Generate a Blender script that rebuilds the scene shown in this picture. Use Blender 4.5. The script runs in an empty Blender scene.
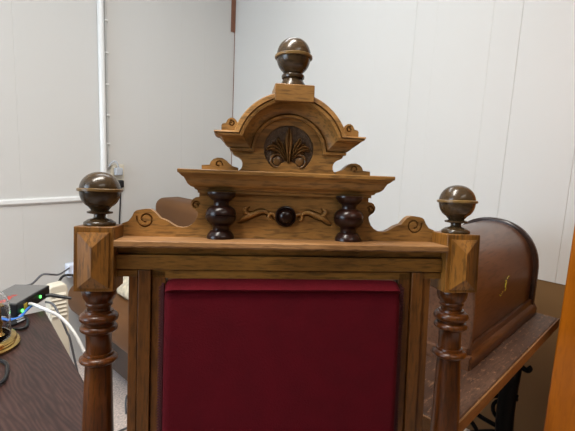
import bpy, bmesh, math, random
from mathutils import Vector, Matrix, Euler
random.seed(4)
C = bpy.context.scene.collection
PI = math.pi
sc = bpy.context.scene

# ------------------------------------------------------------------ materials
def srgb(r, g, b):
    f = lambda c: (c/12.92 if c <= .04045 else ((c+.055)/1.055)**2.4)
    return (f(r/255), f(g/255), f(b/255), 1)

def mat(name, col, rough=.5, metal=0, bump=0, bscale=80, coat=0, emit=None, estr=0, trans=0, alpha=1, sheen=0, var=0, vscale=8, ior=1.45):
    m = bpy.data.materials.new(name); m.use_nodes = True
    nt = m.node_tree; b = nt.nodes['Principled BSDF']
    b.inputs['Base Color'].default_value = col
    b.inputs['Roughness'].default_value = rough
    b.inputs['Metallic'].default_value = metal
    b.inputs['Coat Weight'].default_value = coat
    b.inputs['Transmission Weight'].default_value = trans
    b.inputs['IOR'].default_value = ior
    b.inputs['Sheen Weight'].default_value = sheen
    if emit:
        b.inputs['Emission Color'].default_value = emit
        b.inputs['Emission Strength'].default_value = estr
    tc = nt.nodes.new('ShaderNodeTexCoord')
    if var:
        n = nt.nodes.new('ShaderNodeTexNoise'); n.inputs['Scale'].default_value = vscale; n.inputs['Detail'].default_value = 4
        nt.links.new(tc.outputs['Object'], n.inputs['Vector'])
        r = nt.nodes.new('ShaderNodeValToRGB')
        r.color_ramp.elements[0].position = .3; r.color_ramp.elements[1].position = .7
        r.color_ramp.elements[0].color = tuple(c*(1-var) for c in col[:3])+(1,)
        r.color_ramp.elements[1].color = tuple(min(1, c*(1+var)) for c in col[:3])+(1,)
        nt.links.new(n.outputs['Fac'], r.inputs['Fac']); nt.links.new(r.outputs['Color'], b.inputs['Base Color'])
    if bump:
        n = nt.nodes.new('ShaderNodeTexNoise'); n.inputs['Scale'].default_value = bscale; n.inputs['Detail'].default_value = 3
        nt.links.new(tc.outputs['Object'], n.inputs['Vector'])
        bp = nt.nodes.new('ShaderNodeBump'); bp.inputs['Strength'].default_value = bump; bp.inputs['Distance'].default_value = .002
        nt.links.new(n.outputs['Fac'], bp.inputs['Height']); nt.links.new(bp.outputs['Normal'], b.inputs['Normal'])
    return m

def wood(name, dark, mid, light, axis='X', rough=.42, scale=1.0, coat=.06, fine=1.0, rings=0, wear=None):
    """oiled wood with the grain along one axis of the part"""
    m = bpy.data.materials.new(name); m.use_nodes = True
    nt = m.node_tree; b = nt.nodes['Principled BSDF']; L = nt.links.new
    tc = nt.nodes.new('ShaderNodeTexCoord')
    def mapped(along, across):
        mp = nt.nodes.new('ShaderNodeMapping')
        s = [across]*3; s['XYZ'.index(axis)] = along
        mp.inputs['Scale'].default_value = s
        L(tc.outputs['Object'], mp.inputs['Vector']); return mp
    a = mapped(3.0*scale, 17*scale); n1 = nt.nodes.new('ShaderNodeTexNoise')
    n1.inputs['Scale'].default_value = 1.0; n1.inputs['Detail'].default_value = 5; n1.inputs['Distortion'].default_value = .6
    L(a.outputs[0], n1.inputs['Vector'])
    c = mapped(42*scale*fine, 300*scale*fine); n2 = nt.nodes.new('ShaderNodeTexNoise')
    n2.inputs['Scale'].default_value = 1.0; n2.inputs['Detail'].default_value = 3
    L(c.outputs[0], n2.inputs['Vector'])
    mx = nt.nodes.new('ShaderNodeMix'); mx.data_type = 'FLOAT'; mx.inputs[0].default_value = .25
    L(n1.outputs['Fac'], mx.inputs[2]); L(n2.outputs['Fac'], mx.inputs[3])
    src = mx.outputs[0]
    if rings:
        d = mapped(.30, 1.0); w = nt.nodes.new('ShaderNodeTexWave'); w.wave_type = 'BANDS'; w.bands_direction = 'X'
        w.inputs['Scale'].default_value = rings; w.inputs['Distortion'].default_value = 16; w.inputs['Detail'].default_value = 1
        w.inputs['Detail Scale'].default_value = .55
        L(d.outputs[0], w.inputs['Vector'])
        m2 = nt.nodes.new('ShaderNodeMix'); m2.data_type = 'FLOAT'; m2.inputs[0].default_value = .17
        L(src, m2.inputs[2]); L(w.outputs['Fac'], m2.inputs[3]); src = m2.outputs[0]
    r = nt.nodes.new('ShaderNodeValToRGB'); e = r.color_ramp.elements
    e[0].position = .26; e[0].color = dark; e[1].position = .74; e[1].color = light
    k = e.new(.5); k.color = mid
    L(src, r.inputs['Fac'])
    pr = nt.nodes.new('ShaderNodeValToRGB'); pr.color_ramp.elements[0].position = .46; pr.color_ramp.elements[1].position = .64
    pr.color_ramp.elements[1].color = (.62, .62, .62, 1)
    L(n2.outputs['Fac'], pr.inputs['Fac'])
    pm = nt.nodes.new('ShaderNodeMix'); pm.data_type = 'RGBA'; L(pr.outputs['Color'], pm.inputs[0]); L(r.outputs['Color'], pm.inputs[6]); pm.inputs[7].default_value = dark
    colout = pm.outputs[2]
    if wear:
        nw = nt.nodes.new('ShaderNodeTexNoise'); nw.inputs['Scale'].default_value = wear[1]; nw.inputs['Detail'].default_value = 7
        nw.inputs['Roughness'].default_value = .75
        L(mapped(.6, 1.8).outputs[0], nw.inputs['Vector'])
        rw = nt.nodes.new('ShaderNodeValToRGB'); rw.color_ramp.elements[0].position = wear[2]; rw.color_ramp.elements[1].position = wear[2]+.12
        L(nw.outputs['Fac'], rw.inputs['Fac'])
        m3 = nt.nodes.new('ShaderNodeMix'); m3.data_type = 'RGBA'
        L(rw.outputs['Color'], m3.inputs[0]); L(colout, m3.inputs[6]); m3.inputs[7].default_value = wear[0]
        colout = m3.outputs[2]
    L(colout, b.inputs['Base Color'])
    b.inputs['Roughness'].default_value = rough; b.inputs['Coat Weight'].default_value = coat; b.inputs['Coat Roughness'].default_value = .15
    b.inputs['Specular IOR Level'].default_value = .24
    bp = nt.nodes.new('ShaderNodeBump'); bp.inputs['Strength'].default_value = .12; bp.inputs['Distance'].default_value = .001
    L(n2.outputs['Fac'], bp.inputs['Height']); L(bp.outputs['Normal'], b.inputs['Normal'])
    return m

OAKX = wood('walnut_brown_grain_across', srgb(46, 28, 9), srgb(144, 102, 52), srgb(186, 140, 84), 'X')
OAKZ = wood('walnut_brown_grain_upright', srgb(34, 17, 4), srgb(118, 76, 27), srgb(160, 110, 50), 'Z')
RAILX = wood('frame_brown_grain_across', srgb(38, 22, 5), srgb(124, 84, 34), srgb(156, 112, 52), 'X')
RAILZ = wood('frame_brown_grain_upright', srgb(32, 17, 4), srgb(90, 53, 18), srgb(122, 76, 30), 'Z')
WORN = wood('worn_pale_ledge', srgb(70, 44, 22), srgb(130, 92, 54), srgb(176, 134, 94), 'X', rough=.5, coat=0)
POST = wood('turned_post_amber', srgb(12, 4, 0), srgb(72, 34, 5), srgb(106, 58, 12), 'Z', rough=.32, coat=.12)
BALL = wood('ball_olive_brown', srgb(32, 23, 12), srgb(64, 48, 29), srgb(84, 65, 42), 'X', rough=.25, coat=.25, scale=1.5)
BAND = wood('ball_band_pale', srgb(70, 50, 24), srgb(112, 86, 48), srgb(140, 112, 68), 'X', rough=.3)
DARK = wood('dark_mahogany', srgb(14, 5, 3), srgb(32, 14, 9), srgb(50, 25, 16), 'Z', rough=.28, coat=.12)
CARVE = wood('carved_walnut', srgb(44, 28, 12), srgb(110, 76, 40), srgb(150, 110, 66), 'Z', rough=.3, coat=.4)
STIP = mat('stippled_ground', srgb(74, 54, 35), .55, bump=1.0, bscale=420, var=.35, vscale=260)
VELVET = mat('crimson_velvet', srgb(70, 2, 12), .9, bump=.5, bscale=420, sheen=.10, var=.10, vscale=30)
VELVET.node_tree.nodes['Principled BSDF'].inputs['Sheen Tint'].default_value = srgb(220, 80, 100)
VELVET.node_tree.nodes['Principled BSDF'].inputs['Sheen Roughness'].default_value = .35
VELVET.node_tree.nodes['Principled BSDF'].inputs['Specular IOR Level'].default_value = .15
GIMP = mat('dark_red_braid', srgb(62, 14, 20), .8, bump=.4, bscale=300)
DESK = wood('dark_desk_veneer', srgb(26, 16, 14), srgb(60, 41, 37), srgb(78, 56, 50), 'Y', rough=.42, coat=.1, scale=.8, rings=44, fine=.6)
CASE = wood('bentwood_case_brown', srgb(56, 34, 22), srgb(94, 63, 44), srgb(116, 82, 60), 'X', rough=.36, scale=.5, coat=.35)
TABLE = wood('worn_treadle_top', srgb(36, 23, 16), srgb(70, 48, 36), srgb(98, 72, 56), 'X', rough=.5, coat=.05, scale=.9, wear=(srgb(138, 102, 76), 75, .55))
EDGE = wood('worn_table_edge', srgb(80, 52, 28), srgb(122, 84, 48), srgb(150, 110, 68), 'X', rough=.45, coat=.1)
HONEY = wood('honey_oak', srgb(146, 80, 8), srgb(176, 100, 14), srgb(190, 114, 22), 'Z', rough=.35, scale=.5, coat=.3)
WALL = mat('white_painted_panelling', srgb(203, 201, 197), .6)
DIMWALL = mat('unseen_wall_dimmed', srgb(120, 100, 80), .6, var=.2, vscale=3)  # unseen walls, dark tone invented to cut fill light and pale reflections
BEIGE = mat('beige_lower_wall', srgb(122, 92, 56), .6, bump=.05, bscale=30)
WHITE = mat('white_gloss_trim', srgb(228, 228, 226), .18)
CEIL = mat('ceiling_white', srgb(226, 224, 218), .8)
CARPET = mat('grey_beige_carpet', srgb(222, 204, 194), .95, bump=1, bscale=350, var=.3, vscale=110)
BROWNTRIM = mat('brown_corner_bead', srgb(128, 84, 62), .5, var=.15, vscale=30)
BLACK = mat('black_plastic', srgb(24, 24, 26), .4)
GREYTOP = mat('charcoal_plastic_top', srgb(104, 102, 100), .5, bump=.2, bscale=400)
LEDG = mat('green_led', srgb(60, 220, 60), .3, emit=(.1, 1, .12, 1), estr=4)
REDTEXT = mat('red_print', srgb(200, 60, 46), .5)
YELLOW = mat('yellow_port', srgb(190, 160, 40), .5)
BLUEC = mat('blue_cable_jacket', srgb(58, 112, 190), .45)
WHITEC = mat('white_cable_jacket', srgb(214, 212, 210), .45)
GREYC = mat('grey_cable_jacket', srgb(88, 88, 92), .45)
CREAM = mat('cream_plastic', srgb(212, 204, 186), .45)
SLOT = mat('dark_slot', srgb(60, 56, 50), .8)
BRASS = mat('polished_brass', srgb(188, 158, 96), .25, metal=1, var=.3, vscale=40)
GLASS = mat('clear_glass', (1, 1, 1, 1), .02, trans=1, ior=1.25)
LEATH = mat('brown_upholstery', srgb(98, 61, 26), .55, bump=.15, bscale=150, var=.1, vscale=6)
IRON = mat('black_cast_iron', srgb(8, 8, 8), .6)
IRON.node_tree.nodes['Principled BSDF'].inputs['Specular IOR Level'].default_value = .12
GOLD = mat('gold_transfer', srgb(170, 160, 50), .45, var=.2, vscale=60)
CUSH = mat('cream_patterned_cloth', srgb(206, 194, 170), .85, var=.28, vscale=38)
CABG = mat('grey_white_cable', srgb(186, 186, 184), .4)
PLUGG = mat('grey_plug', srgb(176, 180, 186), .4)
LAMP = mat('lamp_diffuser', (1, 1, 1, 1), .5, emit=(1, .96, .90, 1), estr=2.5)
SKYP = mat('daylight_pane', (1, 1, 1, 1), .1, emit=(.72, .86, 1, 1), estr=6)
STEEL = mat('silver_connector', srgb(190, 190, 190), .25, metal=1)

FOLI = wood('carved_foliage_golden', srgb(70, 44, 16), srgb(164, 118, 62), srgb(204, 158, 98), 'X', rough=.35, coat=.15)

# ------------------------------------------------------------------ mesh helpers
class MB:
    def __init__(s): s.v = []; s.f = []
    def add(s, vs, fs):
        o = len(s.v); s.v += [tuple(p) for p in vs]; s.f += [[i+o for i in f] for f in fs]; return s
    def box(s, x0, x1, y0, y1, z0, z1):
        return s.add([(x0,y0,z0),(x1,y0,z0),(x1,y1,z0),(x0,y1,z0),(x0,y0,z1),(x1,y0,z1),(x1,y1,z1),(x0,y1,z1)],
                     [(0,3,2,1),(4,5,6,7),(0,1,5,4),(1,2,6,5),(2,3,7,6),(3,0,4,7)])
    def lathe(s, prof, c=(0,0,0), seg=40, axis='Z', sx=1, sy=1):
        """prof: (z, r) rows"""
        vs = []; fs = []
        for z, r in prof:
            for k in range(seg):
                a = 2*PI*k/seg; p = (r*math.cos(a)*sx, r*math.sin(a)*sy, z)
                if axis == 'Y': p = (p[0], p[2], p[1])
                if axis == 'X': p = (p[2], p[0], p[1])
                vs.append((p[0]+c[0], p[1]+c[1], p[2]+c[2]))
        n = len(prof)
        for i in range(n-1):
            for k in range(seg):
                k2 = (k+1) % seg
                fs.append((i*seg+k, i*seg+k2, (i+1)*seg+k2, (i+1)*seg+k))
        fs.append(tuple(range(seg))[::-1]); fs.append(tuple((n-1)*seg+k for k in range(seg)))
        return s.add(vs, fs)
    def prism(s, out, y0, y1):
        """outline in x,z extruded from y0 to y1"""
        n = len(out)
        vs = [(x, y0, z) for x, z in out]+[(x, y1, z) for x, z in out]
        fs = [tuple(range(n)), tuple(range(2*n-1, n-1, -1))]+[(i, i+n, (i+1) % n+n, (i+1) % n) for i in range(n)]
        return s.add(vs, fs)
    def prismz(s, out, z0, z1):
        n = len(out)
        vs = [(x, y, z0) for x, y in out]+[(x, y, z1) for x, y in out]
        fs = [tuple(range(n)), tuple(range(2*n-1, n-1, -1))]+[(i, i+n, (i+1) % n+n, (i+1) % n) for i in range(n)]
        return s.add(vs, fs)
    def rows(s, rows, closed=False, caps=True):
        """grid of rows of points; caps: close first/last point of each row (a profile at each end)"""
        m = len(rows[0]); n = len(rows); vs = [p for r in rows for p in r]; fs = []
        for i in range(n if closed else n-1):
            j = (i+1) % n
            for k in range(m-1): fs.append((i*m+k, i*m+k+1, j*m+k+1, j*m+k))
        if caps:
            fs.append(tuple(i*m for i in range(n))); fs.append(tuple(i*m+m-1 for i in range(n))[::-1])
        return s.add(vs, fs)
    def tube(s, pts, r, seg=8, flat=(1, 1, 1), c=None):
        P = [Vector(p) for p in pts]; n = len(P); R = r if hasattr(r, '__len__') else [r]*n
        up = Vector((0, 0, 1)); vs = []; fs = []; prev = None
        for i in range(n):
            t = (P[min(i+1, n-1)]-P[max(i-1, 0)]); t = t.normalized() if t.length > 1e-9 else Vector((1, 0, 0))
            if prev is None:
                a = t.cross(up); a = a if a.length > .05 else t.cross(Vector((0, 1, 0)))
            else: a = prev-t*prev.dot(t)
            a.normalize(); b = t.cross(a).normalized(); prev = a
            for k in range(seg):
                q = 2*PI*k/seg; d = (a*math.cos(q)+b*math.sin(q))*R[i]
                vs.append((P[i].x+d.x*flat[0], P[i].y+d.y*flat[1], P[i].z+d.z*flat[2]))
        for i in range(n-1):
            for k in range(seg):
                k2 = (k+1) % seg; fs.append((i*seg+k, i*seg+k2, (i+1)*seg+k2, (i+1)*seg+k))
        fs.append(tuple(range(seg))[::-1]); fs.append(tuple((n-1)*seg+k for k in range(seg)))
        return s.add(vs, fs)
    def leaf(s, pts, W, h, y0):
        """carved leaf with a creased midrib lying on the plane y = y0"""
        P = [Vector((p[0], 0, p[1])) for p in pts]; n = len(P); rows = []
        for i in range(n):
            t = (P[min(i+1, n-1)]-P[max(i-1, 0)]).normalized(); nn = Vector((-t.z, 0, t.x)); w = W[i]
            k = min(1, w/max(W))**.5
            row = []
            for u, hh in ((-1, -.15), (-.8, .55), (-.45, 1), (0, .5), (.45, 1), (.8, .55), (1, -.15)):
                q = P[i]+nn*(u*w); row.append((q.x, y0-h*hh*(.35+.65*k), q.z))
            rows.append(row)
        return s.rows(rows, caps=False)
    def build(s, name, m, parent=None, loc=None, rot=None, bevel=0, bseg=2, angle=35, label=None):
        me = bpy.data.meshes.new(name); me.from_pydata(s.v, [], s.f); me.update()
        bm = bmesh.new(); bm.from_mesh(me); bmesh.ops.recalc_face_normals(bm, faces=bm.faces); bm.to_mesh(me); bm.free()
        me.polygons.foreach_set('use_smooth', [angle > 20]*len(me.polygons))
        if angle > 20: me.set_sharp_from_angle(angle=math.radians(angle))
        me.materials.append(m)
        o = bpy.data.objects.new(name, me); C.objects.link(o)
        if parent: o.parent = parent
        if loc is not None: o.location = loc
        if rot is not None: o.rotation_euler = rot
        if bevel:
            b = o.modifiers.new('bevel', 'BEVEL'); b.width = bevel; b.segments = bseg; b.limit_method = 'ANGLE'; b.angle_limit = math.radians(40)
            b.harden_normals = False
        if label: o['label'] = label
        return o

def smooth(pts, n=6, closed=False):
    """Catmull-Rom through points"""
    P = [Vector(p) for p in pts]; out = []; m = len(P)
    for i in range(m if closed else m-1):
        if closed: a, b, c, d = P[(i-1) % m], P[i], P[(i+1) % m], P[(i+2) % m]
        else: a, b, c, d = P[max(i-1, 0)], P[i], P[i+1], P[min(i+2, m-1)]
        for k in range(n):
            t = k/n
            out.append(tuple(.5*((2*b)+(c-a)*t+(2*a-5*b+4*c-d)*t*t+(3*b-a-3*c+d)*t**3)))
    if not closed: out.append(tuple(P[-1]))
    return out

def groove(o, lines, y, r=.0011):
    """incise tubes along x,z lines into the face y of object o (true grooves)"""
    b = MB()
    for l in lines: b.tube([(x, y, z) for x, z in l], r, seg=6, flat=(1, 2.2, 1))
    cut = b.build('cutter', SLOT, o.parent, loc=o.location, rot=o.rotation_euler)
    md = o.modifiers.new('groove', 'BOOLEAN'); md.operation = 'DIFFERENCE'; md.solver = 'EXACT'; md.object = cut; md.use_self = True
    dg = bpy.context.evaluated_depsgraph_get(); dg.update()
    me = bpy.data.meshes.new_from_object(o.evaluated_get(dg))
    old = o.data; n_old = len(old.polygons)
    o.modifiers.remove(md)
    if len(me.polygons) > n_old:
        me.set_sharp_from_angle(angle=math.radians(35))
        while len(me.materials) > 1: me.materials.pop()
        me.polygons.foreach_set('material_index', [0]*len(me.polygons))
        o.data = me; me.name = old.name
        bpy.data.meshes.remove(old)
    bpy.data.objects.remove(cut)

def spiral(c, r0, r1, a0, turns, mirror=1, n=28):
    out = []
    for i in range(n+1):
        t = i/n; a = math.radians(a0)+turns*2*PI*t; r = r0+(r1-r0)*t
        out.append((c[0]*mirror+mirror*r*math.cos(a), c[1]+r*math.sin(a)))
    return out

def thing(name, label, cat, loc=(0, 0, 0), rz=0, group=None):
    o = bpy.data.objects.new(name, None); C.objects.link(o); o.empty_display_size = .1
    o.location = loc; o.rotation_euler = (0, 0, rz)
    return tag(o, label, cat, group)
def tag(o, label, cat, group=None):
    o['label'] = label; o['category'] = cat
    if group: o['group'] = group
    return o
def struct(o): o['kind'] = 'structure'; return o

# the room stands 39 degrees off the chair: U runs along the left wall, N along the right wall
RA = math.radians(38.99)
UX, UY = .777, .629
def W(u, n, z=0): return Vector((u*UX-n*UY, u*UY+n*UX, z))
CU, CN = 1.337, 1.811          # the corner

# ------------------------------------------------------------------ the setting
def grooved(u0, u1, gs, depth, thick):
    """plan outline of a wall face at 0 with V grooves, body behind (positive side)"""
    out = [(u0, 0)]
    for g, depth in sorted((g if isinstance(g, tuple) else (g, depth)) for g in gs): out += [(g-.0022, 0), (g-.0006, depth), (g+.0006, depth), (g+.0022, 0)]
    return out+[(u1, 0), (u1, thick), (u0, thick)]
gl = [-2.4, -1.9, -1.55, -1.0, -.6, -.28, .10, (.739, .0003), (.95, .0006), (1.105, .0005)]
b = MB(); b.prismz(grooved(-2.6, CU+.12, gl, .0008, .1), 0, 2.5)
struct(b.build('wall_left', WALL, loc=W(0, CN), rot=(0, 0, RA), angle=20))
gr = [-2.3, -1.8, -1.25, -.8, -.35, -.119, .111, (.217, .001), (.45, .0005), (.547, .0014), (.75, .0004), (1.05, .0003), (1.45, .0003)]
pl = [(p[1], p[0]) for p in grooved(-2.6, CN, gr, .002, .1)]
b = MB(); b.prismz(pl, .73, 2.5)
struct(b.build('wall_right', WALL, loc=W(CU, 0), rot=(0, 0, RA), angle=20))
b = MB(); b.box(.004, .1, -2.6, CN, 0, .73)
struct(b.build('wall_lower_right', BEIGE, loc=W(CU, 0), rot=(0, 0, RA)))
b = MB(); b.box(-2.6, CU+.1, -.1, 0, 0, 2.5)
struct(b.build('wall_back', DIMWALL, loc=W(0, -2.6), rot=(0, 0, RA)))
b = MB(); b.box(-.1, 0, -2.7, .0, 0, 2.5).box(-.1, 0, 1.5, CN+.1, 0, 2.5).box(-.1, 0, 0, 1.5, 0, 1.0).box(-.1, 0, 0, 1.5, 2.2, 2.5)
struct(b.build('wall_front', DIMWALL, loc=W(-2.6, 0), rot=(0, 0, RA)))
b = MB(); b.box(-2.7, CU+.12, -2.7, CN+.12, -.05, 0)
struct(b.build('floor', CARPET, rot=(0, 0, RA)))
b = MB(); b.box(-2.7, CU+.12, -2.7, CN+.12, 2.5, 2.55)
struct(b.build('ceiling', CEIL, rot=(0, 0, RA)))
b = MB(); b.box(-.05, -.04, 0, 1.5, 1.0, 2.2)
win = struct(b.build('window_1', SKYP, loc=W(-2.6, 0), rot=(0, 0, RA)))
b = MB()
for n in (0.0, .73, 1.46): b.box(-.035, .01, n, n+.04, 1.0, 2.2)
for z in (1.0, 1.58, 2.16): b.box(-.034, .009, 0, 1.5, z, z+.04)
b.build('window_frame', WHITE, win)
# pale dado rail on the left wall, ending at the duct
b = MB(); b.rows([[(u, y, z) for u in (-2.6, .455)] for y, z in ((0, .866), (-.012, .864), (-.016, .869), (-.016, .884), (-.012, .889), (0, .890))], closed=False)
b.box(-2.6, .455, -.004, 0, .858, .866)
struct(b.build('trim_1', WHITE, loc=W(0, CN), rot=(0, 0, RA)))
# glossy white duct
b = MB(); b.lathe([(0.05, .016), (2.5, .016)], seg=20)
struct(b.build('trim_2', WHITE, loc=W(.478, CN-.016), rot=(0, 0, RA), angle=50))
# brown corner bead, broken off above head height
b = MB(); b.box(-.034, 0, -.006, 0, 1.885, 2.5)
struct(b.build('trim_3', BROWNTRIM, loc=W(CU, CN), rot=(0, 0, RA), bevel=.004))
b = MB(); b.box(-.003, 0, -.003, 0, 0, 1.885)
struct(b.build('trim_4', BROWNTRIM, loc=W(CU, CN), rot=(0, 0, RA)))

# ------------------------------------------------------------------ the carved chair
LEAN = math.radians(5.85)
TILT = (-LEAN, 0, 0); O = Vector((0, .0, 1.0918)); SC = .885       # the back's own frame: x right, y away, z up along the lean
chair = thing('carved_throne_chair', 'tall carved walnut throne chair with crimson velvet back and three ball finials', 'chair', (-.0098, -.0757, 0))
BACK = []
def cb(b, name, m, **k):
    o = b.build(name, m, chair, loc=O, rot=TILT, **k); BACK.append(o); return o

for sx in (-1, 1):
    px = .28*sx
    # turned upright
    prof = [(-.1178, .0235), (-.121, .0245), (-.126, .0245), (-.129, .0232), (-.133, .0222), (-.136, .0198), (-.139, .0182), (-.1405, .0192), (-.143, .0192), (-.1445, .0178),
            (-.147, .0166), (-.151, .0166), (-.1515, .0200), (-.1545, .0206), (-.1550, .0228), (-.1575, .0262), (-.1610, .0278), (-.1650, .0272), (-.1680, .0246), (-.1690, .0212),
            (-.1725, .0212), (-.1732, .0242), (-.1765, .0264), (-.1800, .0266), (-.1825, .0246), (-.1850, .0200), (-.1865, .0184), (-.205, .0178), (-.2150, .0182), (-.2155, .0208), (-.2185, .0214), (-.2190, .0205),
            (-.2205, .0240), (-.2230, .0268), (-.226, .0274), (-.2285, .0262), (-.2310, .0216), (-.2325, .0190), (-.25, .0196), (-.29, .0210), (-.34, .0224), (-.40, .0240), (-.44, .0240),
            (-.455, .0225), (-.460, .0265), (-.468, .0285), (-.476, .0265), (-.482, .0225), (-.50, .022), (-.55, .024), (-.64, .024)]
    b = MB(); b.lathe([(z, r) for z, r in prof][::-1], (px, 0, 0), 44)
    post = cb(b, 'post', POST, angle=50)
    b = MB(); b.box(px-.0276, px+.0276, -.0276, .0276, -.118, -.0244)
    blk = cb(b, 'corner_block', OAKZ, bevel=.0012)
    # raised bevelled diamond on the block's face
    b = MB(); w, zt, zb, y = .0212, -.0325, -.1125, -.0276
    vs = [(px-w, y, zt), (px+w, y, zt), (px+w, y, zb), (px-w, y, zb), (px-w, y-.003, zt), (px+w, y-.003, zt), (px+w, y-.003, zb), (px-w, y-.003, zb), (px, y-.0115, zt-.0215), (px, y-.0115, zb+.0185)]
    b.add(vs, [(0, 1, 5, 4), (1, 2, 6, 5), (2, 3, 7, 6), (3, 0, 4, 7), (4, 5, 8), (5, 6, 9, 8), (6, 7, 9), (7, 4, 8, 9)])
    b.build('diamond_panel', OAKZ, blk, angle=15)
    # ball finial
    fp = [(-.0246, .0222), (-.0225, .0228), (-.0195, .0222), (-.0175, .0190), (-.0155, .0165), (-.0140, .0100), (-.0125, .0084), (-.0085, .0084), (-.0075, .0120), (-.0065, .0178), (-.0040, .0182), (-.0030, .0150), (-.0024, .0120)]
    cz, rv, rh = .0275, .0270, .0288
    for k in range(1, 21):
        a = -PI/2+PI*(.10+.90*k/20); r = rh*math.cos(a)**(.93 if a > 0 else .68) if k < 20 else .0004
        fp.append((cz+rv*math.sin(a), r))
    b = MB(); b.lathe(fp, (px, 0, 0), 48)
    fin = cb(b, 'ball_finial', BALL, angle=50)
    b = MB(); b.lathe([(.0255, .0275), (.0252, .0305), (.0262, .0318), (.0290, .0318), (.0300, .0305), (.0300, .0275)], (px, 0, 0), 48)
    b.build('finial_band', BAND, fin, angle=40)

# side uprights and rail of the back frame
for sx in (-1, 1):
    b = MB()
    def bx(x0, x1, *r): b.box(min(x0*sx, x1*sx), max(x0*sx, x1*sx), *r)
    bx(.182, .2355, -.003, .012, -.62, -.098)            # core
    bx(.2225, .2355, -.0105, -.003, -.62, -.0985)        # outer strip
    bx(.2030, .2213, -.0145, -.003, -.62, -.0885)        # raised middle
    bx(.182, .2018, -.0100, -.003, -.62, -.0905)         # inner strip
    cb(b, 'back_stile', RAILZ, bevel=.0009)
b = MB()
b.box(-.2525, .2525, -.003, .012, -.099, -.0525)
b.box(-.2525, .2525, -.010, -.003, -.0645, -.0525)
b.box(-.2525, .2525, -.0145, -.003, -.0875, -.0655)
for sx in (-1, 1):
    x0, x1 = sorted((.2225*sx, .2525*sx)); b.box(x0, x1, -.0105, -.003, -.099, -.0885)
b.box(-.2018, .2018, -.0100, -.003, -.1010, -.0885)
cb(b, 'top_rail', RAILX, bevel=.0009)
b = MB(); b.box(-.2355, .2355, -.012, .012, -.62, -.56)
cb(b, 'bottom_rail', RAILX, bevel=.001)

# velvet pad
b = MB()
hx, zt, zb = .1848, -.1010, -.565
xs = [-hx+2*hx*i/74 for i in range(75)]
zs = [zt-.0012*i for i in range(36)]
while zs[-1] > zb: zs.append(zs[-1]-.012)
zs[-1] = zb
rows = []
for z in zs:
    r = []
    for x in xs:
        e = min(hx-abs(x), (z-zb)); q = min(max(e/.012, 0), 1)
        et = zt-z; qt = min(max(et/.016, 0), 1)
        q_ = math.sqrt(1-(1-q)**2)
        if et < .0125: h = .004+.023*(et/.0125)**.85
        elif et < .0160: h = .027-.010*(et-.0125)/.0035
        else: h = .017+.006*(1-math.exp(-(et-.0160)/.012))
        h = h*q_+.0012*math.exp(-((et-.009)/.005)**2)*q_*(math.sin(x*150)*math.sin(x*57+1)+.5*math.sin(x*410))
        h += .004*math.exp(-((et-.2)/.16)**2-(x/.12)**2)
        dz = -.0012*(x/hx)**4 if et < .03 else 0
        cr = .012*max(0, (abs(x)-(hx-.014))/.014)**2.2 if et < .04 else 0                     # rounded top corners
        r.append((x, -.006-h, z+dz-cr*max(0, 1-et/.04)))
    rows.append(r)
b.rows(rows, caps=False)
b.box(-hx+.004, hx-.004, -.006, .010, zb, zt-.006)
pad = cb(b, 'velvet_pad', VELVET, angle=60)
for sx in (-1, 1):
    b = MB(); z = -.112
    while z > -.56:
        b.tube([(sx*(hx+.0005), -.0125, z), (sx*(hx+.0058), -.0130, z-.0022), (sx*(hx+.0005), -.0125, z-.0044)], .0015, seg=5)
        z -= .0044
    b.tube([(sx*(hx+.0005), -.0115, -.108), (sx*(hx+.0005), -.0115, -.56)], .0022, seg=6)
    b.build('gimp_braid', GIMP, pad, angle=60)

# ledge
b = MB(); random.seed(9)
xs = [-.2515+.503*i/60 for i in range(61)]
prof = [(.030, -.0427), (-.0315, -.0427), (-.0335, -.0440), (-.0340, -.0500), (-.0325, -.0524), (.030, -.0528)]
jit = [random.uniform(-.0006, .0006) for _ in xs]
b.rows([[(x, y, z+(jit[i] if y < 0 and z < -.045 else .3*jit[i] if y < 0 else 0)) for i, x in enumerate(xs)] for y, z in prof], closed=True)
cb(b, 'ledge', WORN, angle=30)

# crest board with scrolled ears
k = 1.034
half = [(.2535, -.0260), (.245, -.0205), (.2375, -.0175), (.2325, -.0110), (.2290, -.0035), (.2255, -.0010), (.2200, .0003), (.2115, .0014), (.2050, .0010), (.1995, -.0025), (.1945, -.0080), (.1910, -.0122),
        (.1845, -.0142), (.1790, -.0168), (.1725, -.0212), (.1660, -.0245), (.1585, -.0256), (.1510, -.0245), (.1440, -.0205), (.1390, -.0150), (.1360, -.0085), (.1348, -.0020), (.1370, .0008), (.1420, .0042), (.1450, .0085), (.1455, .0135), (.1430, .0185), (.1390, .0212), (.1335, .0220)]
half = [((x)*k, .035+(z-.035)*k) for x, z in half]
half = [(.262, -.0427), (.262, half[0][1])]+half+[(.138, .0300)]
out = half+[(-x, z) for x, z in half[::-1]]
b = MB(); b.prism(out, .026, .042)
crest = cb(b, 'crest_board', OAKX, angle=30)
gl_ = []
for s in (-1, 1):
    gl_ += [spiral((.2195, -.0155), .0138, .0040, 20, -1.35, s), spiral((.1425, .0085), .0062, .0022, 160, -1.15, s)]
    gl_ += [[(s*x, z) for x, z in smooth([(.0330, .0045), (.0420, .0048), (.0520, .0010), (.0570, .0000), (.0615, .0035), (.0580, .0085)], 3)]]
    gl_ += [[(s*x, z) for x, z in smooth([(.0185, -.0115), (.0235, -.0050), (.0285, -.0085), (.0310, -.0035), (.0380, -.0030), (.0480, -.0080), (.0600, -.0125), (.0700, -.0180), (.0770, -.0180)], 3)]]
groove(crest, gl_, .026, .0016)

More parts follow.
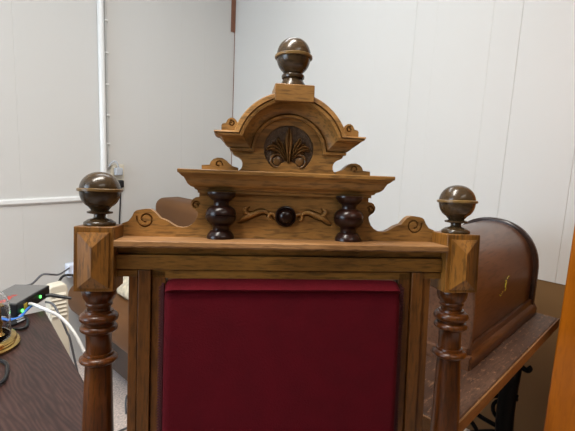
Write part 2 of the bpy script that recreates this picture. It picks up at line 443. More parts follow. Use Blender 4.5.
# foliage and knob on the crest board
for s in (-1, 1):
    b = MB()
    def strip(pts, rr):
        p = smooth([(s*x, .0262, z) for x, z in pts], 5); n = len(p); m = len(rr)-1
        R = [rr[min(int(i/(n-1)*m), m-1)]*(1-(i/(n-1)*m-min(int(i/(n-1)*m), m-1)))+rr[min(int(i/(n-1)*m), m-1)+1]*(i/(n-1)*m-min(int(i/(n-1)*m), m-1)) for i in range(n)]
        b.tube(p, [q_*1.22 for q_ in R], seg=10, flat=(1, 1.25, 1))
    strip([(.0160, -.0055), (.0205, -.0020), (.0255, -.0030), (.0275, -.0080), (.0250, -.0118), (.0225, -.0112)], [.0024, .0023, .0022, .0020, .0020, .0014])
    strip([(.0262, -.0035), (.0330, .0010), (.0410, .0008), (.0500, -.0030), (.0590, -.0065), (.0680, -.0110), (.0760, -.0160)], [.0018, .0026, .0030, .0034, .0038, .0028, .0006])
    strip([(.0560, -.0050), (.0640, -.0020), (.0665, .0030), (.0640, .0065), (.0605, .0078)], [.0026, .0028, .0024, .0018, .0006])
    cb(b, 'carved_foliage', FOLI, angle=60)
b = MB(); b.lathe([(.0275, .0172), (.0225, .0172), (.0205, .0163), (.0200, .0148), (.0225, .0134), (.0225, .0120)], (0, 0, -.0058), 40, 'Y')
kn = cb(b, 'rosette', DARK, angle=40)
b = MB(); b.lathe([(.0235, .0122), (.0205, .0120), (.0170, .0104), (.0145, .0076), (.0132, .0040), (.0128, .0005)], (0, 0, -.0058), 40, 'Y')
b.build('boss', DARK, kn, angle=60)
# turned balusters
for s in (-1, 1):
    prof = [(.0305, .0218), (.0285, .0222), (.0255, .0215), (.0215, .0180), (.0190, .0165), (.0170, .0125), (.0140, .0115), (.0095, .0122), (.0080, .0165), (.0055, .0200), (.0020, .0226), (-.0035, .0240), (-.0045, .0240), (-.0052, .0228), (-.0062, .0228), (-.0070, .0243),
            (-.0100, .0240), (-.0145, .0222), (-.0185, .0190), (-.0210, .0140), (-.0240, .0124), (-.0290, .0126), (-.0305, .0165), (-.0330, .0180), (-.0360, .0200), (-.0390, .0216), (-.0426, .0216)]
    b = MB(); b.lathe(prof[::-1], (.1032*s, .0185, 0), 40)
    cb(b, 'baluster', DARK, angle=50)

# cornice
prof = [(.0282, .000), (.0330, .000), (.0335, .0035), (.0365, .0055), (.0385, .0105), (.0420, .0145), (.0475, .0172), (.0515, .0195), (.0535, .0225), (.0575, .0265), (.0580, .0282), (.0628, .0285), (.0638, .0275)]
rows = []
for z, o in prof:
    hw, y = .1400+o, .0180-o
    rows.append([(-hw, .046, z), (-hw, y, z)]+[(-hw+2*hw*i/24, y, z) for i in range(1, 24)]+[(hw, y, z), (hw, .046, z)])
b = MB(); b.rows(rows, caps=True)
n = len(rows[0]); base = len(b.v)-n
b.f.append(list(range(base, base+n))); b.f.append(list(range(0, n))[::-1])
b.f.append([0, n-1, base+n-1, base])
cb(b, 'cornice', OAKX, angle=28)

# pediment board standing on the cornice
pc, PR = .095, .088
half = [(.0790, .0636), (.0745, .0675), (.0720, .0720), (.0718, .0775), (.0738, .0825), (.0780, .0862), (.0830, .0882), (.0868, .0905), (.0885, .0945), (.0885, .100)]
arc = [(PR*math.cos(a), pc+PR*math.sin(a)) for a in [math.radians(8+82*i/14) for i in range(15)]]
out = half+arc+[(-x, z) for x, z in (half+arc[:-1])[::-1]]
b = MB(); b.prism(out, .012, .034)
ped = cb(b, 'pediment_board', OAKX, angle=30)
# sunk medallion field
b = MB()
mo = [(.0395*math.cos(a), .1010+.0375*math.sin(a)) for a in [math.radians(-52+284*i/40) for i in range(41)]]
mo += [(-.0175, .0715), (-.011, .0790), (-.005, .0815), (.005, .0815), (.011, .0790), (.0175, .0715)]
b.prism(mo, .006, .0155)
cut = b.build('cutter', SLOT, chair, loc=O, rot=TILT)
md = ped.modifiers.new('sink', 'BOOLEAN'); md.operation = 'DIFFERENCE'; md.solver = 'EXACT'; md.object = cut
dg = bpy.context.evaluated_depsgraph_get(); dg.update()
me = bpy.data.meshes.new_from_object(ped.evaluated_get(dg)); ped.modifiers.remove(md)
me.set_sharp_from_angle(angle=math.radians(30)); ped.data = me
while len(me.materials) > 1: me.materials.pop()
me.polygons.foreach_set('material_index', [0]*len(me.polygons))
bpy.data.objects.remove(cut)
b = MB(); b.prism([(x*.995, .101+(z-.101)*.995) for x, z in mo], .0150, .0165)
med = cb(b, 'medallion_ground', STIP)
b = MB(); y0 = .0152
def lf(pts, w0, w1, h, s=1, pk=.5):
    p = smooth([(s*x, z) for x, z in pts], 6); n = len(p)
    b.leaf(p, [max(.0005, w0+(w1-w0)*math.sin(PI*(i/(n-1))**(math.log(.5)/math.log(pk)))) for i in range(n)], h, y0)
lf([(0, .0790), (0, .095), (0, .110), (0, .122), (0, .1345)], .0018, .0070, .0085, 1, .55)
for s in (-1, 1):
    lf([(.0035, .0850), (.0075, .0960), (.0120, .1060), (.0165, .1130), (.0175, .1200)], .0012, .0050, .0080, s, .6)
    lf([(.0045, .0840), (.0120, .0955), (.0205, .1020), (.0290, .1030), (.0350, .0985)], .0012, .0056, .0078, s, .55)
    lf([(.0180, .1010), (.0220, .1070), (.0270, .1110)], .0008, .0036, .0060, s, .5)
    lf([(.0045, .0830), (.0100, .0930), (.0190, .0960), (.0260, .0930)], .0012, .0030, .0050, s, .5)
    # volute round a flat eye
    c = (.0175, .0820)
    pts = spiral(c, .0118, .0085, 150, -.85, s, 20)
    b.tube([(x, y0-.0015, z) for x, z in pts], [.0026-.0012*i/20 for i in range(21)], seg=8)
    b.lathe([(y0, .0068), (y0-.0030, .0066), (y0-.0036, .0055)], (s*c[0], 0, c[1]), 20, 'Y')
b.build('carved_palmette', CARVE, med, angle=50)

# arched moulding with its side returns
rows_def = [(.0950, .0545, .0885, .0125), (.0950, .0545, .0915, .0060), (.0985, .0585, .0915, .0050), (.0992, .0592, .0905, .0100), (.1002, .0602, .0915, .0105), (.1008, .0610, .0940, .0085), (.1040, .0645, .0985, .0070), (.1080, .0680, .1010, .0040),
            (.1115, .0715, .1030, -.0005), (.1145, .0745, .1050, -.0060), (.1152, .0755, .1060, -.0085), (.1156, .0762, .1110, -.0165), (.1180, .0800, .1150, -.0175), (.1188, .0812, .1152, -.0140), (.1196, .0822, .1152, -.0140), (.1202, .0830, .1160, -.0175), (.1220, .0890, .1160, -.0165), (.1226, .0905, .1155, -.0140), (.1226, .0905, .1155, .0280), (.0950, .0545, .0885, .0280)]
rows = []
for z, r, xo, y in rows_def:
    dz = z-pc; xi = math.sqrt(r*r-dz*dz); a0 = math.atan2(dz, xi)
    right = [(xo, .034 if False else y, z)]+[(xo+(xi-xo)*t, y, z) for t in (.35, .7)]
    arcp = [(r*math.cos(a0+(PI-2*a0)*i/40), y, pc+r*math.sin(a0+(PI-2*a0)*i/40)) for i in range(41)]
    left = [(-x, yy, zz) for x, yy, zz in right[::-1]]
    rows.append(right+arcp+left)
b = MB(); b.rows(rows, closed=True, caps=True)
arch = cb(b, 'arch_moulding', CARVE if False else OAKX, angle=28)
# side returns of the eaves
for s in (-1, 1):
    b = MB()
    rr = []
    for z, r, xo, y in rows_def[:18]: rr.append([(s*(xo-.012), y+.006, z), (s*xo, y, z), (s*xo, .028, z), (s*(xo-.012), .028, z)])
    b.rows(rr, caps=False)
    b.build('eave_return', OAKX, arch, angle=28)
# scrolls at the feet of the arch
for s in (-1, 1):
    o_ = [(.1050, .1215), (.1050, .1300), (.1035, .1325), (.0985, .1335), (.0970, .1370), (.0950, .1400), (.0915, .1418), (.0875, .1415), (.0840, .1390), (.0815, .1350), (.0800, .1300), (.0830, .1215)]
    b = MB(); b.prism([(s*x, z) for x, z in o_], -.0125, .020)
    e = cb(b, 'eave_scroll', OAKX, angle=30)
    groove(e, [spiral((.0905, .1335), .0048, .0016, 60, 1.2, s)], -.0125, .0013)
# scrolled brackets lying on the cornice
for s in (-1, 1):
    o_ = [(.1345, .0636), (.1345, .0712), (.1225, .0722), (.1205, .0775), (.1165, .0812), (.1105, .0835), (.1030, .0832), (.0965, .0795), (.0920, .0750), (.0870, .0712), (.0780, .0690), (.0780, .0636)]
    b = MB(); b.prism([(s*x, z) for x, z in o_], .013, .032)
    e = cb(b, 'scroll_bracket', OAKX, angle=30)
    groove(e, [spiral((.1085, .0735), .0062, .0020, 200, -.9, s)], .013, .0014)

# finial block and ball on top
fx = .0022
b = MB(); b.box(fx-.0298, fx+.0298, -.0225, .030, .1690, .1945)
cb(b, 'finial_block', OAKX, bevel=.0012)
fp = [(.1944, .0215), (.1985, .0205), (.2040, .0168), (.2085, .0148), (.2090, .0172), (.2120, .0180), (.2145, .0170), (.2155, .0138)]
cz, rv, rh = .2430, .0280, .0265
for q in range(1, 21):
    a = -PI/2+PI*(.14+.86*q/20); fp.append((cz+rv*math.sin(a), rh*math.cos(a)**(.93 if a > 0 else .78) if q < 20 else .0004))
b = MB(); b.lathe(fp, (fx, .006, 0), 48)
fin = cb(b, 'ball_finial', BALL, angle=50)
b = MB(); b.lathe([(.2395, .0255), (.2390, .0282), (.2400, .0292), (.2430, .0292), (.2440, .0280), (.2440, .0255)], (fx, .006, 0), 48)
b.build('finial_band', BAND, fin, angle=40)

# bring the drawn back to its real size
for o in BACK:
    for q in [o]+list(o.children):
        q.data.transform(Matrix.Scale(SC, 4))
        for m_ in q.modifiers:
            if m_.type == 'BEVEL': m_.width *= SC

# lower half of the chair, below the photograph's edge
zl = O.z-.63*SC*math.cos(LEAN); yl = -.63*SC*math.sin(LEAN)
for s in (-1, 1):
    b = MB(); b.tube([(.28*SC*s, yl+.002, zl+.01), (.28*SC*s, yl+.006, .25), (.28*SC*s, yl+.03, 0)], [.022, .022, .018], 20)
    b.build('rear_leg', POST, chair, angle=50)
    b = MB(); b.lathe([(0, .016), (.03, .024), (.06, .016), (.22, .024), (.30, .027), (.31, .02), (.33, .027), (.40, .027)], (.245*s, -.52, 0), 28)
    b.build('front_leg', POST, chair, angle=50)
b = MB(); b.box(-.272, .272, -.55, -.10, .36, .42)
b.build('seat_rail', RAILX, chair, bevel=.004)
rows = []
for i in range(13):
    y = -.54+.455*i/12; r = []
    for q in range(21):
        x = -.258+.516*q/20; e = min(i/12, 1-i/12, q/20, 1-q/20)*2
        r.append((x, y, .42+.06*math.sqrt(min(1, e*2.2))))
    rows.append(r)
b = MB(); b.rows(rows, caps=False); b.box(-.25, .25, -.53, -.10, .415, .425)
b.build('velvet_seat', VELVET, chair, angle=60)

# ------------------------------------------------------------------ desk on the left with its things
DN, DX = -.165, -.062
desk = thing('desk', 'dark brown wood-grained desk beside the chair, its right rear corner in view', 'desk', W(-.145, .36), RA)
b = MB(); b.prismz([(-1.2, DN), (DX, DN), (.018, .405), (-1.2, .405)], .690, .720)
b.build('desktop', DESK, desk, bevel=.003)
b = MB(); b.box(-1.17, -.09, DN+.03, .375, .61, .69)
b.build('apron', DESK, desk)
for u in (-1.15, -.14):
    for n in (DN+.04, .305):
        b = MB(); b.box(u, u+.05, n, n+.05, 0, .615); b.build('leg', DESK, desk, bevel=.003)

e1 = math.radians(43.8)
rc = W(-.176, .829, .7215)
router = thing('router', 'flat black internet router with green lights on the dark desk', 'router', rc, RA+e1)
b = MB(); b.prismz([(-.075, -.048), (.075, -.048), (.078, -.042), (.072, .044), (.067, .049), (-.067, .049), (-.072, .044), (-.078, -.042)], .006, .038)
b.build('shell', BLACK, router, bevel=.002)
b = MB(); b.prismz([(-.073, -.045), (.073, -.045), (.068, .046), (-.068, .046)], .0375, .0395)
b.build('top_cover', GREYTOP, router, bevel=.001)
b = MB(); b.box(-.06, .06, -.04, .04, 0, .007); b.build('foot', BLACK, router, bevel=.003)
# red lettering on the cover (a soft unreadable word)
b = MB()
def stroke(x0, y0, x1, y1, w=.0022):
    d = Vector((x1-x0, y1-y0)); L = d.length; d.normalize(); q = Vector((-d.y, d.x))*w/2
    b.add([(x0+q.x, y0+q.y, .0398), (x0-q.x, y0-q.y, .0398), (x1-q.x, y1-q.y, .0398), (x1+q.x, y1+q.y, .0398)], [(0, 1, 2, 3)])
x = -.072
for g in ([(0, 0, 0, 10), (0, 10, 6, 5), (6, 5, 0, 0)], [(0, 0, 0, 10), (0, 0, 6, 0), (0, 5, 5, 5), (0, 10, 6, 10)], [(0, 0, 6, 0), (0, 0, 0, 10), (6, 0, 6, 10), (0, 10, 6, 10)], [(0, 0, 0, 10), (0, 10, 6, 0), (6, 0, 6, 10)], [(3, 0, 3, 10), (0, 10, 6, 10)], [(0, 0, 3, 10), (3, 10, 6, 0), (1, 4, 5, 4)]):
    for a in g: stroke(x+a[0]*.0012, -.012+a[1]*.0014, x+a[2]*.0012, -.012+a[3]*.0014, .0032)
    x += .0100
b.build('red_lettering', REDTEXT, router)
for x, y, z in ((.026, -.0485, .022), (-.056, -.0485, .014)):
    b = MB(); b.lathe([(0, .004), (-.002, .004), (-.003, .002)], (x, y, z), 14, 'Y'); b.build('status_light', LEDG, router)
for x in (-.040, -.022, -.004):
    b = MB(); b.box(x-.007, x+.007, -.0490, -.045, .012, .028); b.build('port', YELLOW if x < -.03 else BLACK, router)
b = MB(); b.tube([(.050, -.050, .016), (.058, -.062, .016), (.064, -.085, .010), (.070, -.112, .0045)], [.005, .0055, .005, .004], 10)
b.build('antenna', BLACK, router, angle=50)

def cable(name, pts, r, m, label, cat='cable', n=8, un=True):
    P = [tuple(W(*p)) if un else p for p in pts]
    b = MB(); b.tube(smooth(P, n), r, 8)
    o = b.build(name, m, angle=60); return tag(o, label, cat)
cable('white_cable', [(-.161, .770, .744), (-.156, .753, .746), (-.149, .727, .745), (-.140, .690, .744), (-.122, .670, .731), (-.108, .645, .710), (-.099, .62, .686), (-.092, .60, .657), (-.087, .585, .63), (-.08, .56, .50), (-.07, .55, .30), (-.04, .56, .02)], .0042, WHITEC, 'thick white cable arching from the black router over the desk corner')
cable('blue_cable', [(-.158, .773, .736), (-.176, .752, .733), (-.194, .731, .728), (-.210, .734, .7255), (-.225, .757, .7255), (-.27, .81, .7255), (-.36, .87, .7255)], .0036, BLUEC, 'blue cable plugged in under the front of the black router')
cable('black_cord', [(-.118, .785, .735), (-.112, .75, .738), (-.110, .720, .726), (-.105, .70, .702), (-.098, .69, .673), (-.092, .68, .641), (-.07, .66, .45), (-.02, .66, .02)], .0030, GREYC, 'thin dark cord hanging off the desk edge below the white cable')
cable('black_cord', [(-.150, .892, .750), (-.10, 1.10, .69), (-.012, 1.3, .631), (.03, 1.32, .654), (.069, 1.33, .645), (.15, 1.50, .59), (.283, 1.765, .535)], .004, GREYC, 'dark cord rising from behind the router to the white adapter')
cable('grey_cord', [(.03, 1.24, .52), (.086, 1.30, .627), (.131, 1.31, .637), (.22, 1.5, .56), (.34, 1.72, .50)], .005, BLACK, 'black cord running low above the white louvred heater')
cable('looped_cord', [(-.223, .762, .724), (-.205, .752, .724), (-.186, .737, .724), (-.182, .712, .724), (-.196, .672, .724), (-.213, .668, .724), (-.240, .69, .724), (-.28, .71, .724)], .0034, BLACK, 'black cord looped on the desk beside the glass domed clock')
cable('coiled_cord', [(-.315, .545, .726), (-.290, .530, .726), (-.279, .500, .726), (-.286, .462, .726), (-.303, .427, .726), (-.34, .41, .726)], .0038, BLACK, 'black cord curling in from the left edge in front of the clock')
for k, (u, n) in enumerate(((-.196, .728), (-.199, .712))):
    t = thing('cable_connector', ('silver connector tip lying inside the black cord loop', 'second silver connector, nearer the clock in the black cord loop')[k], 'connector', W(u, n, .7205), RA+.5)
    b = MB(); b.lathe([(-.012, .002), (-.011, .0042), (.008, .0042), (.012, .0032)], (0, 0, .0042), 12, 'X'); b.build('sleeve', STEEL, t, angle=50)
    b = MB(); b.lathe([(-.034, .0035), (-.012, .0045)], (0, 0, .0045), 12, 'X'); b.build('boot', BLACK, t, angle=50)

# anniversary clock
KS = .70
cw = W(-.298, .622, .7205)
clock = thing('anniversary_clock', 'brass clock under a glass dome at the left edge of the desk', 'clock', cw, RA)
b = MB(); b.lathe([(0, .088), (.003, .104), (.010, .107), (.014, .104), (.016, .097), (.020, .095), (.024, .098), (.028, .096), (.031, .090), (.033, .0)], (0, 0, 0), 64)
b.build('base', BRASS, clock, angle=35)
b = MB()
dp = [(.033, .083), (.12, .083)]+[(.12+.075*math.sin(PI/2*i/10), max(.083*math.cos(PI/2*i/10), .001)) for i in range(1, 11)]
inner = [(z-.0015 if z > .13 else z, max(r-.002, .0005)) for z, r in dp][::-1]
b.lathe(dp+inner, (0, 0, 0), 56); b.build('glass_dome', GLASS, clock, angle=60)
for s in (-1, 1):
    b = MB(); b.lathe([(.033, .012), (.037, .010), (.040, .006), (.06, .005), (.075, .009), (.085, .005), (.12, .005), (.125, .008), (.128, .011)], (s*.05, -.02, 0), 20); b.build('pillar', BRASS, clock, angle=50)
b = MB(); b.box(-.062, .062, -.035, -.005, .128, .134); b.build('movement_plate', BRASS, clock, bevel=.001)
b = MB(); b.lathe([(-.04, .038), (-.034, .042), (-.030, .040), (-.030, .0)], (0, 0, .150), 40, 'Y'); b.build('dial', CREAM, clock, angle=40)
b = MB(); b.lathe([(.085, .002), (.125, .002)], (0, -.02, 0), 8)
for q in range(4):
    a = PI/4+q*PI/2; b.lathe([(.058, .001), (.061, .010), (.068, .014), (.075, .010), (.078, .003)], (.030*math.cos(a), -.02+.030*math.sin(a), 0), 18)
b.box(-.03, .03, -.023, -.017, .075, .080).box(-.003, .003, -.05, .01, .075, .080)
b.build('torsion_pendulum', BRASS, clock, angle=45)

for q in clock.children: q.data.transform(Matrix.Scale(KS, 4))

# white louvred heater behind the desk
ht = thing('heater', 'narrow white louvred tower heater standing between the desk and the wall', 'heater', W(-.135, 1.02), RA)
out = [(.096, .03), (.145, .03), (.153, .04), (.156, .680), (.152, .694), (.144, .701), (.104, .698), (.096, .690)]
b = MB(); b.prism(out, 0, .045); b.build('body', CREAM, ht, bevel=.006, bseg=3)
for q in range(6):
    z = .666-q*.0140
    b = MB(); b.add([(.102, -.0065, z-.002), (.147, -.0065, z-.002), (.147, .001, z+.0080), (.102, .001, z+.0080), (.102, .001, z-.0022), (.147, .001, z-.0022)], [(0, 1, 2, 3), (0, 4, 5, 1), (0, 3, 4), (1, 5, 2)])
    b.build('louvre', CREAM, ht, angle=20)
for u in (.098, .128):
    b = MB(); b.box(u, u+.025, -.05, .10, 0, .032); b.build('foot', CREAM, ht, bevel=.004)

ad = thing('power_adapter', 'white power adapter low on the wall beyond the heater', 'adapter', W(.29, 1.80, .50), RA)
b = MB(); b.box(-.02, .055, -.05, -.001, -.015, .055); b.build('body', mat('adapter_white', srgb(220, 226, 240), .3), ad, bevel=.008, bseg=3)
b = MB(); b.box(0, .035, -.056, -.05, .0, .03); b.build('face', mat('adapter_face', srgb(226, 232, 246), .25), ad, bevel=.004)

# outlet on the left wall with its plugs, and the clipped cable beside the duct
ol = thing('wall_outlet', 'cream double wall outlet behind the left ball finial', 'outlet', W(.557, CN, .985), RA)
b = MB(); b.box(-.038, .036, -.008, 0, -.075, .065); b.build('cover_plate', CREAM, ol, bevel=.003)
for z in (.028, -.036):
    b = MB(); b.box(-.017, .017, -.010, -.007, z-.016, z+.016); b.build('socket', CREAM, ol, bevel=.002)
t = thing('plug', 'grey plug in the upper socket of the wall outlet', 'plug', W(.552, CN-.0105, 1.012), RA)
b = MB(); b.box(-.020, .020, -.030, 0, -.018, .022); b.build('body', PLUGG, t, bevel=.006, bseg=3)
b = MB(); b.tube(smooth([(0, -.022, .02), (-.012, -.022, .05), (-.03, -.018, .055), (-.048, -.012, .03)], 5), .004, 8); b.build('cord', PLUGG, t, angle=60)
t = thing('plug', 'black plug in the lower socket of the wall outlet', 'plug', W(.560, CN-.0105, .948), RA)
b = MB(); b.box(-.018, .018, -.028, 0, -.020, .020); b.build('body', BLACK, t, bevel=.006, bseg=3)
b = MB(); b.tube(smooth([(0, -.02, -.02), (0, -.02, -.06), (-.01, -.015, -.3), (-.02, -.012, -.85)], 5), .004, 8); b.build('cord', BLACK, t, angle=60)
t = thing('clipped_cable', 'thin white cable clipped down the wall beside the glossy white duct', 'cable', W(.506, CN, 1.0), RA)
b = MB(); b.tube([(0, -.007, .03), (0, -.007, 1.49)], .0050, 10); b.build('cord', CABG, t, angle=60)
for z in (.155, .30, .455, .61, .765, .92, 1.07, 1.22):
    b = MB(); b.box(-.006, .010, -.016, 0, z, z+.008); b.build('clip', mat('clip_white', srgb(236, 236, 234), .3) if z == .155 else bpy.data.materials['clip_white'], t, bevel=.002)

# ------------------------------------------------------------------ brown lounge chair in the corner
lc = thing('lounge_chair', 'low brown upholstered lounge chair in the room corner behind the carved chair', 'chair', W(.28, 1.36), RA)
def softbox(x0, x1, y0, y1, z0, z1, r, seg=5):
    bm = bmesh.new(); bmesh.ops.create_cube(bm, size=1)
    for v in bm.verts: v.co = Vector((x0 if v.co.x < 0 else x1, y0 if v.co.y < 0 else y1, z0 if v.co.z < 0 else z1))
    bmesh.ops.bevel(bm, geom=list(bm.edges), offset=r, segments=seg, affect='EDGES', profile=.5)
    b = MB(); vs = [tuple(v.co) for v in bm.verts]; bm.verts.index_update(); fs = [[v.index for v in f.verts] for f in bm.faces]; bm.free()
    return b.add(vs, fs)
softbox(-.03, .56, -.42, .40, .31, .47, .065).build('seat', LEATH, lc, angle=60)
softbox(.44, .62, -.42, .375, .40, .875, .05).build('backrest', LEATH, lc, angle=60)
b = MB(); b.box(.07, .56, -.36, .33, .10, .345); b.build('base', DARK, lc)  # dark recessed box added to stand for the shade beneath the seat
for u in (.08, .50):
    for n in (-.34, .30):
        b = MB(); b.lathe([(0, .014), (.12, .022)], (u, n, 0), 14); b.build('leg', DARK, lc, angle=50)
cu = thing('cushion', 'cream patterned cushion leaning on the brown lounge chair seat', 'cushion', W(.385, 1.325, .472), RA)
rows = []
for i in range(17):
    a = -1+2*i/16; r = []
    for q in range(17):
        c_ = -1+2*q/16; h = .045*((1-a**4)*(1-c_**4))**.5
        r.append((-h+(.10*(c_+1)/2), .13*a*(1-.06*(1-c_*c_)), .085*(1+c_)*(1-.04*(1-a*a))))
    rows.append(r)
b = MB(); b.rows(rows, caps=False)
b.rows([[(2*(.10*((-1+2*q/16)+1)/2)-p[0], p[1], p[2]) for q, p in enumerate(r)] for r in rows], caps=False)
b.build('cover', CUSH, cu, angle=60)

# cords on the carpet
cable('floor_cord', [(.30, 1.20, .006), (.315, 1.235, .03), (.335, 1.26, .05), (.36, 1.255, .035), (.355, 1.22, .006), (.30, 1.15, .006)], .004, GREYC, 'grey cord loop standing up from the carpet under the lounge chair')
cable('floor_cord', [(.16, 1.06, .006), (.20, 1.10, .006), (.235, 1.11, .006), (.28, 1.10, .006), (.36, 1.05, .006)], .004, GREYC, 'grey cord lying on the carpet at the foot of the photo, left of the frame')

# ------------------------------------------------------------------ treadle table and its bentwood case
tb = thing('treadle_table', 'worn wooden treadle sewing table on black iron legs beside the chair', 'table', W(.21, -.213), RA)
TL, TW = .755, .44
b = MB(); b.box(.004, TL-.004, .004, TW, .694, .7205); b.build('tabletop', TABLE, tb, bevel=.003)
b = MB(); b.box(0, TL, 0, .0045, .692, .7195).box(0, .0045, .004, TW, .692, .7195).box(TL-.0045, TL, .004, TW, .692, .7195); b.build('edge_band', EDGE, tb, bevel=.0015)
b = MB(); b.box(.05, TL-.1, .05, TW-.04, .60, .694); b.build('apron', TABLE, tb, bevel=.003)
for iu in (.10, .645):
    b = MB(); r = .010
    for y in (.062, .36):
        s = 1 if y < .2 else -1
        b.tube(smooth([(iu, y-.0*s, .690), (iu, y+.012*s, .64), (iu, y+.018*s, .56), (iu, y+.02*s, .40), (iu, y-.0*s, .20), (iu, y-.02*s, .05), (iu, y-.03*s, .01)], 5), [.025]*31, 10)
        b.tube(smooth([(iu, y+.01*s, .600), (iu, y-.010*s, .580), (iu, y-.022*s, .576), (iu, y-.028*s, .584), (iu, y-.022*s, .590)], 5), [.007]*21, 6)
        b.lathe([(-.012, .012), (.012, .012)], (iu, y-.03*s, .012), 12, 'X')
    b.box(iu-.012, iu+.012, .02, .38, .675, .693)
    for z0 in (.60, .48, .36, .24):
        for s in (0, 1):
            yy = lambda t: .055+t*.285 if s == 0 else .34-t*.285
            b.tube(smooth([(iu, yy(0), z0), (iu, yy(.2), z0-.015), (iu, yy(.45), z0-.06), (iu, yy(.6), z0-.10), (iu, yy(1), z0-.115)], 4), .007, 6)
        b.tube([(iu, .1975+.045*math.cos(a), z0-.055+.045*math.sin(a)) for a in [2*PI*i/20 for i in range(21)]], .007, 6)
        for yc in (.095, .30):
            b.tube([(iu, yc+.024*math.cos(a), z0-.055+.030*math.sin(a)) for a in [2*PI*i/16 for i in range(17)]], .006, 6)
    b.build('iron_leg', IRON, tb, angle=60)
b = MB(); b.tube([(.10, .33, .55), (.645, .33, .15)], .010, 8).tube([(.10, .33, .15), (.645, .33, .55)], .010, 8); b.build('cross_brace', IRON, tb, angle=60)
b = MB()
for k in range(7): b.box(.20, .50, .10+k*.035, .118+k*.035, .10, .112)
b.box(.20, .212, .10, .33, .098, .114).box(.488, .50, .10, .33, .098, .114).tube([(.10, .21, .106), (.645, .21, .106)], .008, 8); b.build('treadle', IRON, tb, angle=40)

cs = thing('sewing_machine_case', 'brown bentwood sewing machine case with rounded lid on the treadle table', 'case', W(.445, -.139, .7205), RA)
CLn, CWd, CH = .500, .262, .270
def archline(w, h, r, n=14, z0=0):
    """half-round-shouldered outline in y (0..w), z"""
    pts = [(0, z0)]
    ry, rz = w/2, r
    for i in range(2*n+1):
        a = PI-PI*i/(2*n)
        c, s_ = math.cos(a), math.sin(a)
        pts.append((w/2+ry*math.copysign(abs(c)**.92, c), h-rz+rz*abs(s_)**.88))
    return pts+[(w, z0)]
def extr(b, pts, x0, x1):
    n = len(pts)
    b.add([(x0, y, z) for y, z in pts]+[(x1, y, z) for y, z in pts], [tuple(range(n)), tuple(range(2*n-1, n-1, -1))]+[(i, i+n, (i+1) % n+n, (i+1) % n) for i in range(n)])
b = MB(); extr(b, archline(CWd-.010, CH-.006, .145), .006, CLn-.006)
b.v = [(x, y+.005, z) for x, y, z in b.v]; b.build('lid', CASE, cs, angle=40)
RIM = wood('case_rim_dark', srgb(28, 18, 14), srgb(46, 30, 23), srgb(58, 40, 30), 'Z', rough=.3, coat=.4)
for x0 in (-.002, CLn-.016):
    b = MB(); extr(b, archline(CWd+.014, CH+.004, .15), x0, x0+.018); b.v = [(x, y-.007, z) for x, y, z in b.v]
    b.build('end_panel', CASE if x0 < 0 else RIM, cs, bevel=.004, angle=40)
b = MB(); b.rows([[(-.010, y, z), (CLn+.006, y, z)] for y, z in ((-.014, 0), (-.014, .018), (-.010, .026), (-.004, .032), (-.002, .046), (.02, .046), (.02, 0))], closed=True)
b.box(-.014, 0, -.012, CWd+.012, 0, .030)
b.build('base_moulding', CASE, cs, angle=30)
# gold transfer on the lid's side
b = MB(); random.seed(3)
def patch(x, z, rx, rz, ang):
    n = 10; pts = []
    for i in range(n):
        a = 2*PI*i/n; u, v = rx*math.cos(a), rz*math.sin(a)
        pts.append((x+u*math.cos(ang)-v*math.sin(ang), .0042, z+u*math.sin(ang)+v*math.cos(ang)))
    q = [(p[0], .006, p[2]) for p in pts]
    b.add(pts+q, [tuple(range(n))]+[(i, (i+1) % n, (i+1) % n+n, i+n) for i in range(n)])
for q in range(6): patch(.238+.0015*math.sin(q*2), .126+q*.0048, .0050-.0005*q, .0024, .5*(-1)**q)
for q in range(5): patch(.196+q*.0055, .122-.004*math.sin(q), .0020, .0012, q)
for q in range(2): patch(.246+q*.007, .156+.003*q, .0026, .0010, .3)
b.build('gold_emblem', GOLD, cs)

# ------------------------------------------------------------------ honey oak cupboard at the right edge
cbd = thing('oak_cupboard', 'honey oak cupboard side at the right edge of the photo', 'cupboard', W(.82, -.238), RA)
b = MB(); b.box(0, .50, -.80, 0, .06, 1.85); b.build('carcass', HONEY, cbd, bevel=.004)
b = MB(); b.box(.02, .50, -.78, -.02, 0, .06); b.build('plinth', HONEY, cbd)
b = MB(); b.box(-.01, .51, -.815, .004, 1.85, 1.88); b.build('top_board', HONEY, cbd, bevel=.004)

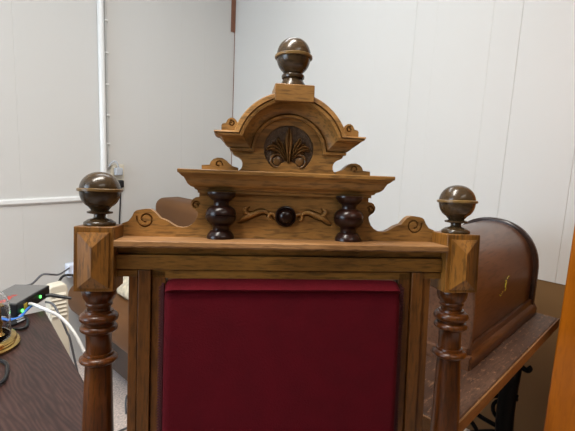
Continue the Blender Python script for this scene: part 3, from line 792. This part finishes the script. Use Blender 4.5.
# ------------------------------------------------------------------ lamps and daylight
def area(name, loc, sx, sy, energy, col, rot):
    l = bpy.data.lights.new(name, 'AREA'); l.shape = 'RECTANGLE'; l.size = sx; l.size_y = sy; l.energy = energy; l.color = col
    o = bpy.data.objects.new(name, l); C.objects.link(o); o.location = loc; o.rotation_euler = rot; return o
lamp_label = ('long ceiling lamp with white diffuser above the camera', 'long ceiling lamp with white diffuser behind the camera', 'unseen long ceiling lamp added to brighten the room corner')
for k, (u, n) in enumerate(((-.50, .02), (-.5, -1.55), (.42, .80))):  # third, cool lamp is unseen and added to brighten the corner
    t = thing('ceiling_lamp', lamp_label[k], 'lamp', W(u, n, 2.5), RA)
    b = MB(); b.box(-.62, .62, -.16, .16, -.05, 0); b.build('housing', WHITE, t, bevel=.004)
    b = MB(); b.box(-.59, .59, -.13, .13, -.056, -.0505); b.build('diffuser', LAMP, t)
    area('fluorescent_light', W(u, n, 2.43), 1.18, .26, (45, 8, 7)[k], ((1, .95, .87), (1, .95, .87), (.84, .93, 1))[k], (0, 0, RA))
# daylight through the window
area('window_light', W(-2.58, .75, 1.6), 1.45, 1.15, 22, (.58, .79, 1), Euler((0, -PI/2, 0)).to_matrix().to_4x4().to_euler())
wl = bpy.data.objects['window_light']
wl.rotation_euler = (Matrix.Rotation(RA, 3, 'Z') @ Matrix.Rotation(-PI/2, 3, 'Y')).to_euler()
w_ = bpy.data.worlds.new('room_world'); sc.world = w_; w_.use_nodes = True
w_.node_tree.nodes['Background'].inputs[0].default_value = (.8, .9, 1, 1)
w_.node_tree.nodes['Background'].inputs[1].default_value = .3

# ------------------------------------------------------------------ camera
cam = bpy.data.cameras.new('camera'); co = bpy.data.objects.new('camera', cam); C.objects.link(co)
cam.sensor_width = 36; cam.lens = 430/575*36; cam.clip_start = .02
co.matrix_world = Matrix(((0.99155, -0.02597, -0.12709, -0.08538), (-0.12133, 0.16088, -0.97949, -0.65861), (0.04588, 0.98663, 0.15637, 1.18242), (0, 0, 0, 1)))
sc.camera = co
sc.cycles.caustics_reflective = False; sc.cycles.caustics_refractive = False; sc.cycles.sample_clamp_indirect = 4
sc.view_settings.view_transform = 'Standard'; sc.view_settings.look = 'None'; sc.view_settings.gamma = 1; sc.view_settings.exposure = 0.0
sc.view_settings.use_curve_mapping = False
